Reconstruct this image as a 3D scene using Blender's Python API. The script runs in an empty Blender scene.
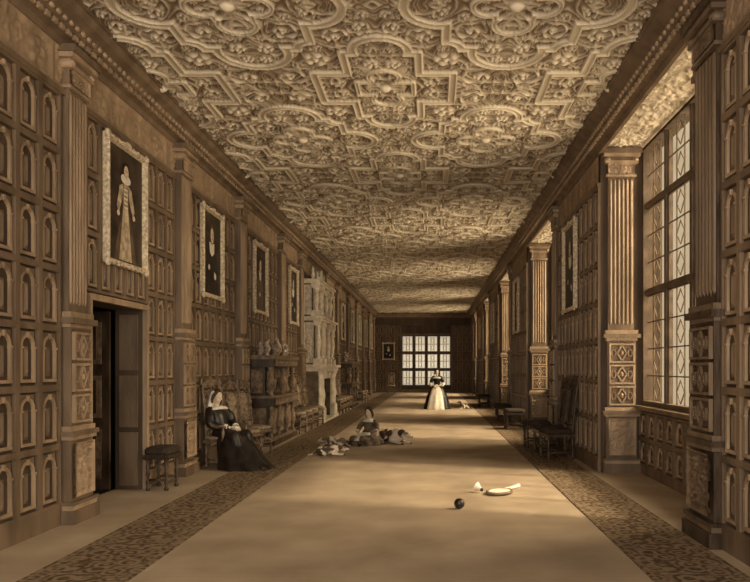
import bpy, math, random
import numpy as np
from mathutils import Matrix, Vector
random.seed(7); np.random.seed(7)
pi=math.pi
XL=-3.82; XR=2.6; YE=46.0; YS=-2.0; ZC=5.25

# ---------------------------------------------------------------- materials
def nt(name):
    m=bpy.data.materials.new(name); m.use_nodes=True
    n=m.node_tree.nodes; l=m.node_tree.links
    return m,n,l,n['Principled BSDF']
def mat(name,c1,c2=None,scale=6.0,rough=.6,bump=.0,stretch=(1,1,1),bscale=40,metal=0,coord='Object',spec=.3):
    m,n,l,b=nt(name)
    tc=n.new('ShaderNodeTexCoord'); mp=n.new('ShaderNodeMapping'); mp.inputs['Scale'].default_value=stretch
    l.new(tc.outputs[coord],mp.inputs['Vector'])
    no=n.new('ShaderNodeTexNoise'); no.inputs['Scale'].default_value=scale; no.inputs['Detail'].default_value=6
    l.new(mp.outputs[0],no.inputs['Vector'])
    r=n.new('ShaderNodeValToRGB'); r.color_ramp.elements[0].position=.35; r.color_ramp.elements[1].position=.68
    c2=c2 or c1
    r.color_ramp.elements[0].color=(*c1,1); r.color_ramp.elements[1].color=(*c2,1)
    l.new(no.outputs['Fac'],r.inputs[0]); l.new(r.outputs[0],b.inputs['Base Color'])
    b.inputs['Roughness'].default_value=rough; b.inputs['Metallic'].default_value=metal
    b.inputs['Specular IOR Level'].default_value=spec
    if bump:
        n2=n.new('ShaderNodeTexNoise'); n2.inputs['Scale'].default_value=bscale; n2.inputs['Detail'].default_value=4
        l.new(mp.outputs[0],n2.inputs['Vector'])
        bp=n.new('ShaderNodeBump'); bp.inputs['Strength'].default_value=bump; bp.inputs['Distance'].default_value=.02
        l.new(n2.outputs['Fac'],bp.inputs['Height']); l.new(bp.outputs[0],b.inputs['Normal'])
    return m
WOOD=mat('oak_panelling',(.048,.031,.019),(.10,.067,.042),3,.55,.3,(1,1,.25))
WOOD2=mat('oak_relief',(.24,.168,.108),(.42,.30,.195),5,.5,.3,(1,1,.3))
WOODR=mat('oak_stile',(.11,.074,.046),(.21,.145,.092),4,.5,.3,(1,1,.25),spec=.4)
DARK=mat('dark_oak',(.030,.019,.012),(.09,.060,.037),8,.4,.3,(1,1,.3))
DARK2=mat('dark_oak_carved',(.11,.074,.046),(.29,.205,.13),10,.45,.3)
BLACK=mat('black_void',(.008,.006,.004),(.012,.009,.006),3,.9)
PLA=mat('plaster_cream',(.54,.45,.33),(.70,.59,.45),4,.8,.2)
STONE=mat('carved_stone',(.62,.53,.41),(.88,.79,.64),6,.7,.3)
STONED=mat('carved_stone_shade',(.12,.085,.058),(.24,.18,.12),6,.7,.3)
GILT=mat('gilt_frame',(.40,.31,.20),(.80,.68,.50),25,.5,.5)
CANVAS=mat('old_canvas',(.022,.015,.010),(.075,.050,.032),4,.5)
SKIN=mat('skin',(.66,.52,.38),(.74,.6,.45),6,.6)
CLOTHB=mat('black_silk',(.008,.006,.005),(.026,.019,.014),9,.38,.3,bscale=14,spec=.4)
CLOTHW=mat('white_linen',(.72,.65,.53),(.85,.79,.67),9,.8,.2)
HAIR=mat('dark_hair',(.03,.018,.01),(.08,.05,.028),40,.5,.4,(1,1,.2))
UPH=mat('dark_upholstery',(.02,.013,.009),(.06,.04,.025),30,.85,.4)
UPH2=mat('patterned_upholstery',(.14,.10,.065),(.46,.36,.25),14,.85,.3)
CER=mat('glazed_ceramic',(.16,.115,.08),(.66,.53,.39),9,.25,0,spec=.6)
LEAD=mat('lead_came',(.12,.09,.06),(.18,.13,.09),9,.6)
MULL=mat('window_mullion',(.08,.055,.036),(.15,.105,.068),6,.6,.2)
VELL=mat('vellum',(.75,.68,.55),(.85,.78,.66),9,.7)
BALLM=mat('dark_leather',(.012,.008,.006),(.04,.025,.017),12,.35,spec=.5)
FROCK=mat('child_frock',(.06,.04,.026),(.20,.145,.095),7,.55,.3)

def relief_shade(name,low,high,hmax,axis=2,sign=-1,noise=.25):  # recess shade painted into the colour: dark field, pale raised relief
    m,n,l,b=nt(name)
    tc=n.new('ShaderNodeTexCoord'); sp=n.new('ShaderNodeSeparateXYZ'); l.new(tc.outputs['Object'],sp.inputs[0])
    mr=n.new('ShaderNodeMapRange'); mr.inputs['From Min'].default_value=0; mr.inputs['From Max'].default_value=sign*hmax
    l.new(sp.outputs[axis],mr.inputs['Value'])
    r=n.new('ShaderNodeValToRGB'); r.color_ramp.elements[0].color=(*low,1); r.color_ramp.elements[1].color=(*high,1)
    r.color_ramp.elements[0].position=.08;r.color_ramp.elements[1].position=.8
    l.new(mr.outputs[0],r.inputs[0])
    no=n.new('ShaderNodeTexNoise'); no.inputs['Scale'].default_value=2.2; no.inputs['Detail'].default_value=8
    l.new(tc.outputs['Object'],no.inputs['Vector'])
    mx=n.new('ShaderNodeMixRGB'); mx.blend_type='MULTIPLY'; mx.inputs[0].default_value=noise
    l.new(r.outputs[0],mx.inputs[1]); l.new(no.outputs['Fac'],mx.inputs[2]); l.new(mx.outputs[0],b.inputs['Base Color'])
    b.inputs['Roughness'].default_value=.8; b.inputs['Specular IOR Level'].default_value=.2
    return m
CEIL=relief_shade('strapwork_plaster',(.27,.20,.13),(.86,.75,.58),.068)

def floor_mat():
    m,n,l,b=nt('rush_matting')
    tc=n.new('ShaderNodeTexCoord')
    w=n.new('ShaderNodeTexWave'); w.bands_direction='Y'; w.inputs['Scale'].default_value=9; w.inputs['Distortion'].default_value=2.5; w.inputs['Detail'].default_value=3
    l.new(tc.outputs['Object'],w.inputs['Vector'])
    no=n.new('ShaderNodeTexNoise'); no.inputs['Scale'].default_value=1.3; no.inputs['Detail'].default_value=9
    l.new(tc.outputs['Object'],no.inputs['Vector'])
    r=n.new('ShaderNodeValToRGB'); r.color_ramp.elements[0].position=.3; r.color_ramp.elements[1].position=.7
    r.color_ramp.elements[0].color=(.33,.25,.172,1); r.color_ramp.elements[1].color=(.48,.38,.268,1)
    l.new(no.outputs['Fac'],r.inputs[0])
    mx=n.new('ShaderNodeMixRGB'); mx.blend_type='MULTIPLY'; mx.inputs[0].default_value=.15
    l.new(r.outputs[0],mx.inputs[1]); l.new(w.outputs['Color'],mx.inputs[2]); l.new(mx.outputs[0],b.inputs['Base Color'])
    b.inputs['Roughness'].default_value=.85; b.inputs['Specular IOR Level'].default_value=.15
    return m
FLOOR=floor_mat()
def rug_mat(w):
    m,n,l,b=nt('turkey_carpet')
    tc=n.new('ShaderNodeTexCoord'); sp=n.new('ShaderNodeSeparateXYZ'); l.new(tc.outputs['Object'],sp.inputs[0])
    ab=n.new('ShaderNodeMath'); ab.operation='ABSOLUTE'; l.new(sp.outputs[0],ab.inputs[0])
    dv=n.new('ShaderNodeMath'); dv.operation='DIVIDE'; l.new(ab.outputs[0],dv.inputs[0]); dv.inputs[1].default_value=w/2
    r=n.new('ShaderNodeValToRGB'); r.color_ramp.interpolation='CONSTANT'
    e=r.color_ramp.elements; e[0].position=0; e[0].color=(.1,.1,.1,1); e[1].position=.62; e[1].color=(1,1,1,1)
    for p,c in ((.68,.25),(.86,1),(.92,.1)):
        x=e.new(p); x.color=(c,c,c,1)
    l.new(dv.outputs[0],r.inputs[0])
    v=n.new('ShaderNodeTexVoronoi'); v.inputs['Scale'].default_value=5.5; v.inputs['Randomness'].default_value=.55
    l.new(tc.outputs['Object'],v.inputs['Vector'])
    ml=n.new('ShaderNodeMath'); ml.operation='MULTIPLY'; ml.inputs[1].default_value=19; l.new(v.outputs['Distance'],ml.inputs[0])
    sn=n.new('ShaderNodeMath'); sn.operation='SINE'; l.new(ml.outputs[0],sn.inputs[0])
    v2=n.new('ShaderNodeTexVoronoi'); v2.inputs['Scale'].default_value=17; l.new(tc.outputs['Object'],v2.inputs['Vector'])
    m2=n.new('ShaderNodeMath'); m2.operation='MULTIPLY_ADD'; m2.inputs[1].default_value=.4; l.new(sn.outputs[0],m2.inputs[0]); l.new(v2.outputs['Distance'],m2.inputs[2])
    r2=n.new('ShaderNodeValToRGB'); r2.color_ramp.elements[0].position=.1; r2.color_ramp.elements[1].position=.9
    r2.color_ramp.elements[0].color=(.075,.050,.032,1); r2.color_ramp.elements[1].color=(.25,.185,.12,1)
    l.new(m2.outputs[0],r2.inputs[0])
    mx=n.new('ShaderNodeMixRGB'); mx.inputs[2].default_value=(.26,.19,.125,1); l.new(r2.outputs[0],mx.inputs[1])
    m5=n.new('ShaderNodeMath'); m5.operation='MULTIPLY'; m5.inputs[1].default_value=.6; l.new(r.outputs[0],m5.inputs[0]); l.new(m5.outputs[0],mx.inputs[0])
    l.new(mx.outputs[0],b.inputs['Base Color']); b.inputs['Roughness'].default_value=.95; b.inputs['Specular IOR Level'].default_value=.05
    return m
def glass_mat():
    m=bpy.data.materials.new('old_glass'); m.use_nodes=True; n=m.node_tree.nodes; l=m.node_tree.links; n.clear()
    o=n.new('ShaderNodeOutputMaterial'); t=n.new('ShaderNodeBsdfTransparent'); g=n.new('ShaderNodeBsdfGlossy'); g.inputs['Roughness'].default_value=.15
    tc=n.new('ShaderNodeTexCoord'); no=n.new('ShaderNodeTexNoise'); no.inputs['Scale'].default_value=1.5; l.new(tc.outputs['Object'],no.inputs['Vector'])
    r=n.new('ShaderNodeValToRGB'); r.color_ramp.elements[0].color=(.80,.74,.62,1); r.color_ramp.elements[1].color=(.98,.94,.86,1); l.new(no.outputs['Fac'],r.inputs[0]); l.new(r.outputs[0],t.inputs[0])
    mx=n.new('ShaderNodeMixShader'); mx.inputs[0].default_value=.05; l.new(t.outputs[0],mx.inputs[1]); l.new(g.outputs[0],mx.inputs[2]); l.new(mx.outputs[0],o.inputs[0])
    return m
GLASS=glass_mat()
def patch_mat(name,dark,light,scale,thr=.5):
    m,n,l,b=nt(name); tc=n.new('ShaderNodeTexCoord'); no=n.new('ShaderNodeTexNoise'); no.inputs['Scale'].default_value=scale; no.inputs['Detail'].default_value=1
    l.new(tc.outputs['Object'],no.inputs['Vector']); r=n.new('ShaderNodeValToRGB')
    r.color_ramp.elements[0].position=thr-.02; r.color_ramp.elements[1].position=thr+.02
    r.color_ramp.elements[0].color=(*dark,1); r.color_ramp.elements[1].color=(*light,1)
    l.new(no.outputs['Fac'],r.inputs[0]); l.new(r.outputs[0],b.inputs['Base Color']); b.inputs['Roughness'].default_value=.85
    n2=n.new('ShaderNodeTexNoise'); n2.inputs['Scale'].default_value=60; l.new(tc.outputs['Object'],n2.inputs['Vector'])
    bp=n.new('ShaderNodeBump'); bp.inputs['Strength'].default_value=.5; bp.inputs['Distance'].default_value=.01; l.new(n2.outputs['Fac'],bp.inputs['Height']); l.new(bp.outputs[0],b.inputs['Normal'])
    return m
FUR1=patch_mat('pied_fur',(.07,.045,.028),(.72,.62,.48),3.2,.50)
FUR2=patch_mat('fawn_fur',(.16,.11,.07),(.66,.56,.42),2.5,.50)

# ---------------------------------------------------------------- mesh builder
class MB:
    def __init__(s): s.v=[];s.f=[];s.m=[];s.sm=[];s.M=Matrix.Identity(4)
    def add(s,vs,fs,mi=0,smooth=False):
        o=len(s.v); M=s.M
        s.v.extend([tuple(M@Vector(p)) for p in vs]); s.f.extend([tuple(i+o for i in f) for f in fs])
        s.m.extend([mi]*len(fs)); s.sm.extend([smooth]*len(fs))
    def box(s,x0,x1,y0,y1,z0,z1,mi=0):
        s.add([(x0,y0,z0),(x1,y0,z0),(x1,y1,z0),(x0,y1,z0),(x0,y0,z1),(x1,y0,z1),(x1,y1,z1),(x0,y1,z1)],
              [(0,3,2,1),(4,5,6,7),(0,1,5,4),(1,2,6,5),(2,3,7,6),(3,0,4,7)],mi)
    def lathe(s,prof,c=(0,0,0),seg=14,mi=0,smooth=True):
        vs=[];fs=[]
        for r,z in prof:
            for i in range(seg):
                a=2*pi*i/seg; vs.append((c[0]+r*math.cos(a),c[1]+r*math.sin(a),c[2]+z))
        k=len(prof)
        for j in range(k-1):
            for i in range(seg): fs.append((j*seg+i,j*seg+(i+1)%seg,(j+1)*seg+(i+1)%seg,(j+1)*seg+i))
        fs.append(tuple(range(seg-1,-1,-1))); fs.append(tuple((k-1)*seg+i for i in range(seg)))
        s.add(vs,fs,mi,smooth)
    def ell(s,c,r,mi=0,rot=None,seg=14,rings=9):
        if isinstance(r,(int,float)): r=(r,r,r)
        R=rot or Matrix.Identity(3); vs=[];fs=[]; c=Vector(c)
        vs.append(tuple(c+R@Vector((0,0,-r[2]))))
        for j in range(1,rings):
            t=-pi/2+pi*j/rings
            for i in range(seg):
                a=2*pi*i/seg
                vs.append(tuple(c+R@Vector((r[0]*math.cos(t)*math.cos(a),r[1]*math.cos(t)*math.sin(a),r[2]*math.sin(t)))))
        vs.append(tuple(c+R@Vector((0,0,r[2])))); T=len(vs)-1
        for i in range(seg): fs.append((0,1+(i+1)%seg,1+i))
        for j in range(rings-2):
            for i in range(seg):
                a=1+j*seg; fs.append((a+i,a+(i+1)%seg,a+seg+(i+1)%seg,a+seg+i))
        a=1+(rings-2)*seg
        for i in range(seg): fs.append((a+i,a+(i+1)%seg,T))
        s.add(vs,fs,mi,True)
    def tube(s,path,rad,seg=8,mi=0,closed=False,flat=1.0):
        P=[Vector(p) for p in path]; n=len(P)
        if isinstance(rad,(int,float)): rad=[rad]*n
        vs=[];fs=[]; up=Vector((0,0,1))
        prev=None
        for k in range(n):
            if closed: t=(P[(k+1)%n]-P[k-1])
            else: t=P[min(k+1,n-1)]-P[max(k-1,0)]
            t.normalize()
            if prev is None:
                a=t.cross(up)
                if a.length<.2: a=t.cross(Vector((0,1,0)))
            else:
                a=prev-t*prev.dot(t)
                if a.length<1e-4: a=t.cross(up)
            a.normalize(); prev=a; b=t.cross(a)
            for i in range(seg):
                q=2*pi*i/seg; vs.append(tuple(P[k]+a*rad[k]*math.cos(q)+b*rad[k]*flat*math.sin(q)))
        m=n if closed else n-1
        for k in range(m):
            k2=(k+1)%n
            for i in range(seg): fs.append((k*seg+i,k*seg+(i+1)%seg,k2*seg+(i+1)%seg,k2*seg+i))
        if not closed:
            fs.append(tuple(range(seg-1,-1,-1))); fs.append(tuple((n-1)*seg+i for i in range(seg)))
        s.add(vs,fs,mi,True)
    def loop(s,path,w,mi=0,h=None):
        n=len(path); h=h or w
        for k in range(n):
            a=Vector(path[k]);b=Vector(path[(k+1)%n]); t=(b-a).normalized(); p=Vector((-t.z,0,t.x))*w
            a=a-t*w*.5;b=b+t*w*.5; y0=a.y-h*.6;y1=a.y+h
            vs=[(a+p),(a-p),(b-p),(b+p)]
            s.add([(v.x,y0,v.z) for v in vs]+[(v.x,y1,v.z) for v in vs],[(0,3,2,1),(4,5,6,7),(0,1,5,4),(1,2,6,5),(2,3,7,6),(3,0,4,7)],mi)
    def cap(s,pts,rad,mi=0,seg=10):
        for i in range(len(pts)-1):
            s.tube([pts[i],pts[i+1]],[rad[i],rad[i+1]],seg,mi)
        for p,r in zip(pts,rad): s.ell(p,r,mi,seg=seg,rings=7)
    def loft(s,rings,mi=0,smooth=True):
        n=len(rings[0]); vs=[p for r in rings for p in r]; fs=[]
        for k in range(len(rings)-1):
            for i in range(n): fs.append((k*n+i,k*n+(i+1)%n,(k+1)*n+(i+1)%n,(k+1)*n+i))
        fs.append(tuple(range(n-1,-1,-1))); fs.append(tuple((len(rings)-1)*n+i for i in range(n)))
        s.add(vs,fs,mi,smooth)
    def prism(s,poly,y0,y1,mi=0):
        n=len(poly); vs=[(x,y0,z) for x,z in poly]+[(x,y1,z) for x,z in poly]
        fs=[tuple(range(n)),tuple(range(2*n-1,n-1,-1))]+[(i,i+n,(i+1)%n+n,(i+1)%n) for i in range(n)]
        s.add(vs,fs,mi)
    def obj(s,name,mats,parent=None):
        me=bpy.data.meshes.new(name); me.from_pydata(s.v,[],s.f); 
        for m in mats: me.materials.append(m)
        me.polygons.foreach_set('material_index',s.m); me.polygons.foreach_set('use_smooth',s.sm); me.update()
        o=bpy.data.objects.new(name,me); bpy.context.collection.objects.link(o)
        if parent: o.parent=parent
        return o
def empty(name,loc=(0,0,0),rz=0):
    e=bpy.data.objects.new(name,None); e.location=loc; e.rotation_euler=(0,0,rz); e.empty_display_size=.2
    bpy.context.collection.objects.link(e); return e
def T(x,y,z,rz=0): return Matrix.Translation((x,y,z))@Matrix.Rotation(rz,4,'Z')
def remesh(o,vs,smooth=3):
    m=o.modifiers.new('remesh','REMESH'); m.mode='VOXEL'; m.voxel_size=vs; m.use_smooth_shade=True
    if smooth:
        q=o.modifiers.new('smooth','SMOOTH'); q.iterations=smooth; q.factor=.5

# ---------------------------------------------------------------- carved relief
def pack(w,h,radii,rng,blocked=None,tries=260):
    L=[]
    for r0 in radii:
        for _ in range(tries):
            if w<2*r0-1e-6 or h<2*r0-1e-6: break
            x=rng.uniform(-w/2+r0,w/2-r0); y=rng.uniform(-h/2+r0,h/2-r0)
            if blocked and blocked(x,y)<r0: continue
            if all(math.hypot(x-a,y-b)>(r0+c)*.95 for a,b,c,_,_,_ in L):
                L.append((x,y,r0,rng.choice((-1,1)),rng.random(),rng.random()))
    return L
def scrolls(X,Y,L,hh,turns=1.6):
    H=np.zeros_like(X)
    for cx,cy,r,ch,ph,ty in L:
        dx=X-cx; dy=Y-cy; d=np.hypot(dx,dy); ins=d<r*1.02
        if not ins.any(): continue
        th=np.arctan2(dy,dx); q=d/r
        if ty<.86:
            p=q*turns-ch*th/(2*pi)+ph; f=p-np.floor(p)
            R=np.exp(-((f-.5)/.17)**2)*(.75+.25*np.cos(th*6+q*11))
            R=np.maximum(R,np.exp(-(q/.17)**2)*1.1)
        else:
            R=np.abs(np.cos(5*th/2+ph*3))**.6*np.exp(-((q-.55)/.28)**2)
            R=np.maximum(R,np.exp(-(q/.2)**2)*1.2)
        fade=np.clip((1.02-q)/.14,0,1)
        H=np.maximum(H,R*fade*hh*ins)
    return H
def vine(X,Y,k=1.0):
    a=np.sin(15*k*X+2.1*np.sin(8.3*k*Y+1)+1.4*np.sin(5.1*k*X-3*k*Y))
    b=np.sin(14*k*Y+2.1*np.sin(9.1*k*X+2)+1.4*np.sin(4.7*k*Y+4*k*X))
    g=a+b
    return np.exp(-((g)/.33)**2)+.8*np.exp(-((np.abs(g)-1.35)/.2)**2)
def grid_mesh(X,Y,H,mapf):
    ny,nx=X.shape
    pts=mapf(X.ravel(),Y.ravel(),H.ravel())
    idx=np.arange(nx*ny).reshape(ny,nx)
    F=np.stack([idx[:-1,:-1],idx[:-1,1:],idx[1:,1:],idx[1:,:-1]],-1).reshape(-1,4)
    return pts,F.tolist()
def carved(mb,u0,u1,z0,z1,n0,hh,seed,mi=0,step=.013,radii=(.1,.07,.045),border=.02):
    rng=random.Random(seed); w=u1-u0; h=z1-z0
    L=pack(w-2*border,h-2*border,radii,rng,tries=int(120+60*w*h))
    nx=max(3,int(w/step)); ny=max(3,int(h/step))
    X,Y=np.meshgrid(np.linspace(-w/2,w/2,nx),np.linspace(-h/2,h/2,ny))
    H=scrolls(X,Y,L,hh); H=np.maximum(H,.55*hh*np.clip(vine(np.abs(X)+seed,Y,2.2),0,1))
    e=np.minimum(w/2-np.abs(X),h/2-np.abs(Y)); H=np.where(e<border,hh*.8,H)
    H=H+.003
    pts,F=grid_mesh(X,Y,H,lambda a,b,c:[(x+(u0+u1)/2,n0+hz,y+(z0+z1)/2) for x,y,hz in zip(a,b,c)])
    F=[tuple(reversed(f)) for f in F]
    mb.add(pts,F,mi,True)

# ---------------------------------------------------------------- ceiling
A=1.45;B=2.05
def sdbox(x,y,a,b):
    dx=np.abs(x)-a; dy=np.abs(y)-b
    return np.hypot(np.maximum(dx,0),np.maximum(dy,0))+np.minimum(np.maximum(dx,dy),0)
def strapdist(x,y):
    x=np.abs(x);y=np.abs(y)
    # lobed figure at the tile centre: square with semicircles and notched corners
    qa=np.minimum(sdbox(x,y,.70,.92),np.minimum(np.hypot(x-.76,y)-.38,np.hypot(x,y-1.0)-.40))
    qa=np.maximum(qa,-(np.hypot(x-.72,y-.94)-.20))
    u=A-x; v=B-y
    # stepped figure at the tile corners, interlacing with the first
    qb=np.minimum(sdbox(u,v,.44,1.02),np.minimum(sdbox(u,v,.86,.46),np.hypot(u,v-1.08)-.32))
    s=np.minimum(np.minimum(np.hypot(x-.26,y)-.18,np.hypot(x,y-.36)-.2),sdbox(x,y,.2,.26))
    s2=np.minimum(np.minimum(sdbox(u,v,.36,.2),np.hypot(u,v-.36)-.19),sdbox(u,v,.16,.28))
    d=np.minimum(np.minimum(np.abs(qa),np.abs(qb)),np.minimum(np.abs(s),np.abs(s2))+.022)
    d=np.minimum(d,np.where((v<.03)&(u>.86)&(x>.75),v,9.))
    return d
rng=random.Random(5)
def blk(x,y): return float(strapdist(np.array([x+A/2]),np.array([y+B/2]))[0])-.06
Lq=pack(A,B,(.24,.2,.16,.125,.095,.07,.05),rng,blk,tries=600)
nx,ny=232,328
X,Y=np.meshgrid(np.linspace(-A,A,nx),np.linspace(-B,B,ny))
Hs=scrolls(np.abs(X)-A/2,np.abs(Y)-B/2,Lq,.056)
Hv=.036*np.clip(vine(np.abs(X),np.abs(Y),1.15),0,1)
d=strapdist(X,Y)
def sstep(a,b,x):
    t=np.clip((x-a)/(b-a),0,1); return t*t*(3-2*t)
strap=.034*(1-sstep(.050,.062,d))+.03*np.exp(-((d-.042)/.010)**2)
H=np.maximum(np.maximum(Hs,Hv),strap)
H=np.where(d<.034,.036,H)
for (cx,cy) in ((0,0),(A,B)):
    dc=np.hypot(np.abs(X)-cx,np.abs(Y)-cy); H=np.maximum(H,.085*np.clip(1-(dc/.09)**2,0,1)**.6)
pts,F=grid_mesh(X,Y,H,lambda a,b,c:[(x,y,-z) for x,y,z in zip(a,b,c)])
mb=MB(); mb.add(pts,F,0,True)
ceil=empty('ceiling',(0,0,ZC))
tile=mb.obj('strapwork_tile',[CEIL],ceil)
tile.location=(-3.5+A,-1.2,0); k=0
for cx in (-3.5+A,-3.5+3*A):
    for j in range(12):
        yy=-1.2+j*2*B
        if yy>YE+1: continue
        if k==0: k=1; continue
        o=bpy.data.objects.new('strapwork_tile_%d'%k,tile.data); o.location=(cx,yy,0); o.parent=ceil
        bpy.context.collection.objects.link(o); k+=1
mb=MB(); mb.box(-4.2,3.6,YS,YE+.3,.12,.3); mb.obj('ceiling_slab',[PLA],ceil)

# ---------------------------------------------------------------- floor + runners
mb=MB(); mb.box(-4.2,3.6,YS,YE+.3,-.15,0); mb.obj('floor',[FLOOR])
for nm,x0,x1 in (('carpet_runner',-3.10,-2.28),('carpet_runner',1.66,2.42)):
    w=x1-x0; mb=MB(); mb.box(-w/2,w/2,-20,22,0.0,.008)
    o=mb.obj(nm,[rug_mat(w)]); o.location=((x0+x1)/2,22,.001)

# ---------------------------------------------------------------- panelling template
def panel(mb,u,z,w=.36,h=.6,m0=1,m1=2):
    t=.032;d=.04
    mb.box(u,u+t,0,d,z,z+h,m0); mb.box(u+w-t,u+w,0,d,z,z+h,m0)
    mb.box(u+t,u+w-t,0,d,z,z+t,m0); mb.box(u+t,u+w-t,0,d,z+h-t,z+h,m0)
    a=u+t+.03;b=u+w-t-.03; zb=z+t+.03; zt=z+h-t-.02
    cx=(a+b)/2; R=(b-a)/2-.035; zs=zt-R-.055
    mb.box(a,b,0,.028,zb,zb+.03,m1)
    for s in (a,b-.035):
        mb.box(s,s+.035,0,.025,zb+.03,zs,m1); mb.box(s-.006,s+.041,0,.034,zs-.02,zs,m1)
    n=8; vs=[]
    for i in range(n+1):
        t2=pi-pi*i/n; c,sn=math.cos(t2),math.sin(t2)
        x=cx+R*c; zz=zs+R*sn
        xo=a+(b-a)*i/n
        vs+= [(x,0,zz),(x,.025,zz),(cx+(R+.028)*c,.025,zs+(R+.028)*sn),(cx+(R+.028)*c,.012,zs+(R+.028)*sn),(xo,.012,zt)]
    f1=[];f2=[]
    for i in range(n):
        p=i*5;q=p+5
        for k in range(4): (f2 if k==3 else f1).append((p+k,q+k,q+k+1,p+k+1))
    mb.add(vs,f1,m1); mb.add(vs,f2,m0)
    mb.box(cx-.014,cx+.014,0,.036,zs+R-.005,zs+R+.045,m1)
    mb.add([(cx-.035,0,zb+.06),(cx+.035,0,zb+.06),(cx+.035,0,zs),(cx-.035,0,zs),(cx,.022,zb+.1),(cx,.022,zs-.04)],[(0,1,4),(1,2,5,4),(2,3,5),(3,0,4,5)],m0)
def panels(mb,u0,u1,z0,z1,cw=.36,chh=.6):
    n=max(1,round((u1-u0)/cw)); w=(u1-u0)/n; r=max(1,round((z1-z0)/chh)); h=(z1-z0)/r
    for i in range(n):
        for j in range(r): panel(mb,u0+i*w,z0+j*h,w,h)

# left wall ------------------------------------------------------
D0,D1,DH=7.76,9.24,2.36
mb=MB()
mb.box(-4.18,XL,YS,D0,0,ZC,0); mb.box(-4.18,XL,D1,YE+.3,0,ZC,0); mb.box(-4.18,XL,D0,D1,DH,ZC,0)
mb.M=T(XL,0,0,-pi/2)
def P_left(y0,y1,z0,z1): panels(mb,-y1,-y0,z0,z1)
ysl=[3.9,7.4,10.55,13.75,17.45,20.0,24.4,27.6,31.2,34.6,38.0,41.4,44.8]
P_left(2.6,3.65,.2,4.4); P_left(4.15,7.14,.2,4.4); P_left(7.66,9.30,2.45,4.4); P_left(9.30,10.3,.2,4.4)
for i in range(2,len(ysl)):
    P_left(ysl[i]+.25,(ysl[i+1]-.25) if i+1<len(ysl) else YE,.2,4.4)
mb.box(-7.14,2,0,.045,0,.2,1); mb.box(-46,-9.3,0,.045,0,.2,1)
mb.box(-D1-.07,-D1,0,.06,0,DH+.07,2); mb.box(-D0,-D0+.05,0,.06,0,DH+.07,2); mb.box(-D1,-D0,0,.06,DH,DH+.07,2)
for z0,z1 in ((.05,.75),(.82,1.5),(1.57,2.3)):
    mb.box(-D1,-D1+.02,-.30,-.06,z0,z1,1)
mb.box(-46,2,0,.05,4.4,4.46,1)
for i in range(16):
    carved(mb,-46+i*3,-43+i*3,4.46,4.88,.0,.035,40+i%3,2,step=.024,radii=(.17,.11,.07),border=.03)
mb.M=Matrix.Identity(4)
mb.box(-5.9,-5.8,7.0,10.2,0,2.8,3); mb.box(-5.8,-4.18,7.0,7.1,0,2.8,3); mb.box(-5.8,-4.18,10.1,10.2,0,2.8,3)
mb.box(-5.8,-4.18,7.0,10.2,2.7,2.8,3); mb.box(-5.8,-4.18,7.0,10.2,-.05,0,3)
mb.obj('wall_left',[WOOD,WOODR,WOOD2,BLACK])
mb=MB(); mb.M=T(-4.2,9.20,0,pi)
mb.box(0.02,1.3,0,.05,.01,DH-.02,0)
for j,(za,zb) in enumerate(((.15,.8),(.95,1.5),(1.65,2.2))):
    for a in (.12,.72):
        mb.box(a,a+.48,.05,.065,za,zb,1); mb.box(a+.06,a+.42,.065,.08,za+.06,zb-.06,0)
mb.ell((1.22,.09,1.05),.03,1)
mb.obj('door_1',[DARK,DARK2])

# right wall -----------------------------------------------------
bays=[(-1.3,2.7),(6.9,10.8),(14.9,19.0),(23.1,27.2),(31.3,35.4),(39.5,43.6)]
piers=[(YS,-1.3),(2.7,6.9),(10.8,14.9),(19.0,23.1),(27.2,31.3),(35.4,39.5),(43.6,YE+.3)]
XW=3.22
mb=MB()
for a,b in piers: mb.box(XR,3.55,a,b,0,ZC,0)
for a,b in bays:
    mb.box(XW,3.55,a,b,0,1.0,0); mb.box(XR,3.55,a,b,5.0,ZC,0)
    mb.box(XW-.12,3.3,a,b,.97,1.03,1)
mb.M=T(XR,0,0,pi/2)
for a,b in piers[1:]:
    b=min(b,YE); c=(6.21 if b<7 else b-.6) if b<YE else b
    panels(mb,a,c,.2,4.4); mb.box(a,c,0,.045,0,.2,1); mb.box(a,b,0,.05,4.4,4.46,1)
    carved(mb,a,b,4.46,4.88,0,.035,int(a)+90,2,step=.024,radii=(.17,.11,.07),border=.03)
for a,b in bays[1:]:
    carved(mb,a,b,5.0,5.12,0,.02,3,1,step=.03,radii=(.05,),border=.015)
mb.M=T(XW,0,0,pi/2)
for a,b in bays[1:]:
    panels(mb,a,b,.12,.94,cw=.39,chh=.41); mb.box(a,b,0,.045,0,.12,1)
mb.M=Matrix.Identity(4)
for k,(a,b) in enumerate(bays[1:]):
    rng=random.Random(k); w=XW-XR; h=b-a
    L=pack(w-.04,h,(.2,.14,.1,.07),rng,tries=200)
    X,Y=np.meshgrid(np.linspace(-w/2,w/2,40),np.linspace(-h/2,h/2,240)); H=np.maximum(scrolls(X,Y,L,.05),.03*np.clip(vine(X,Y,1.6),0,1))
    e=np.minimum(w/2-np.abs(X),h/2-np.abs(Y)); H=np.where(e<.04,.04,H)
    p,F=grid_mesh(X,Y,H,lambda q,r,s:[(x+(XR+XW)/2,y+(a+b)/2,4.995-z) for x,y,z in zip(q,r,s)])
    mb.add(p,F,3,True)
mb.obj('wall_right',[WOOD,WOODR,WOOD2,PLA])

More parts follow.
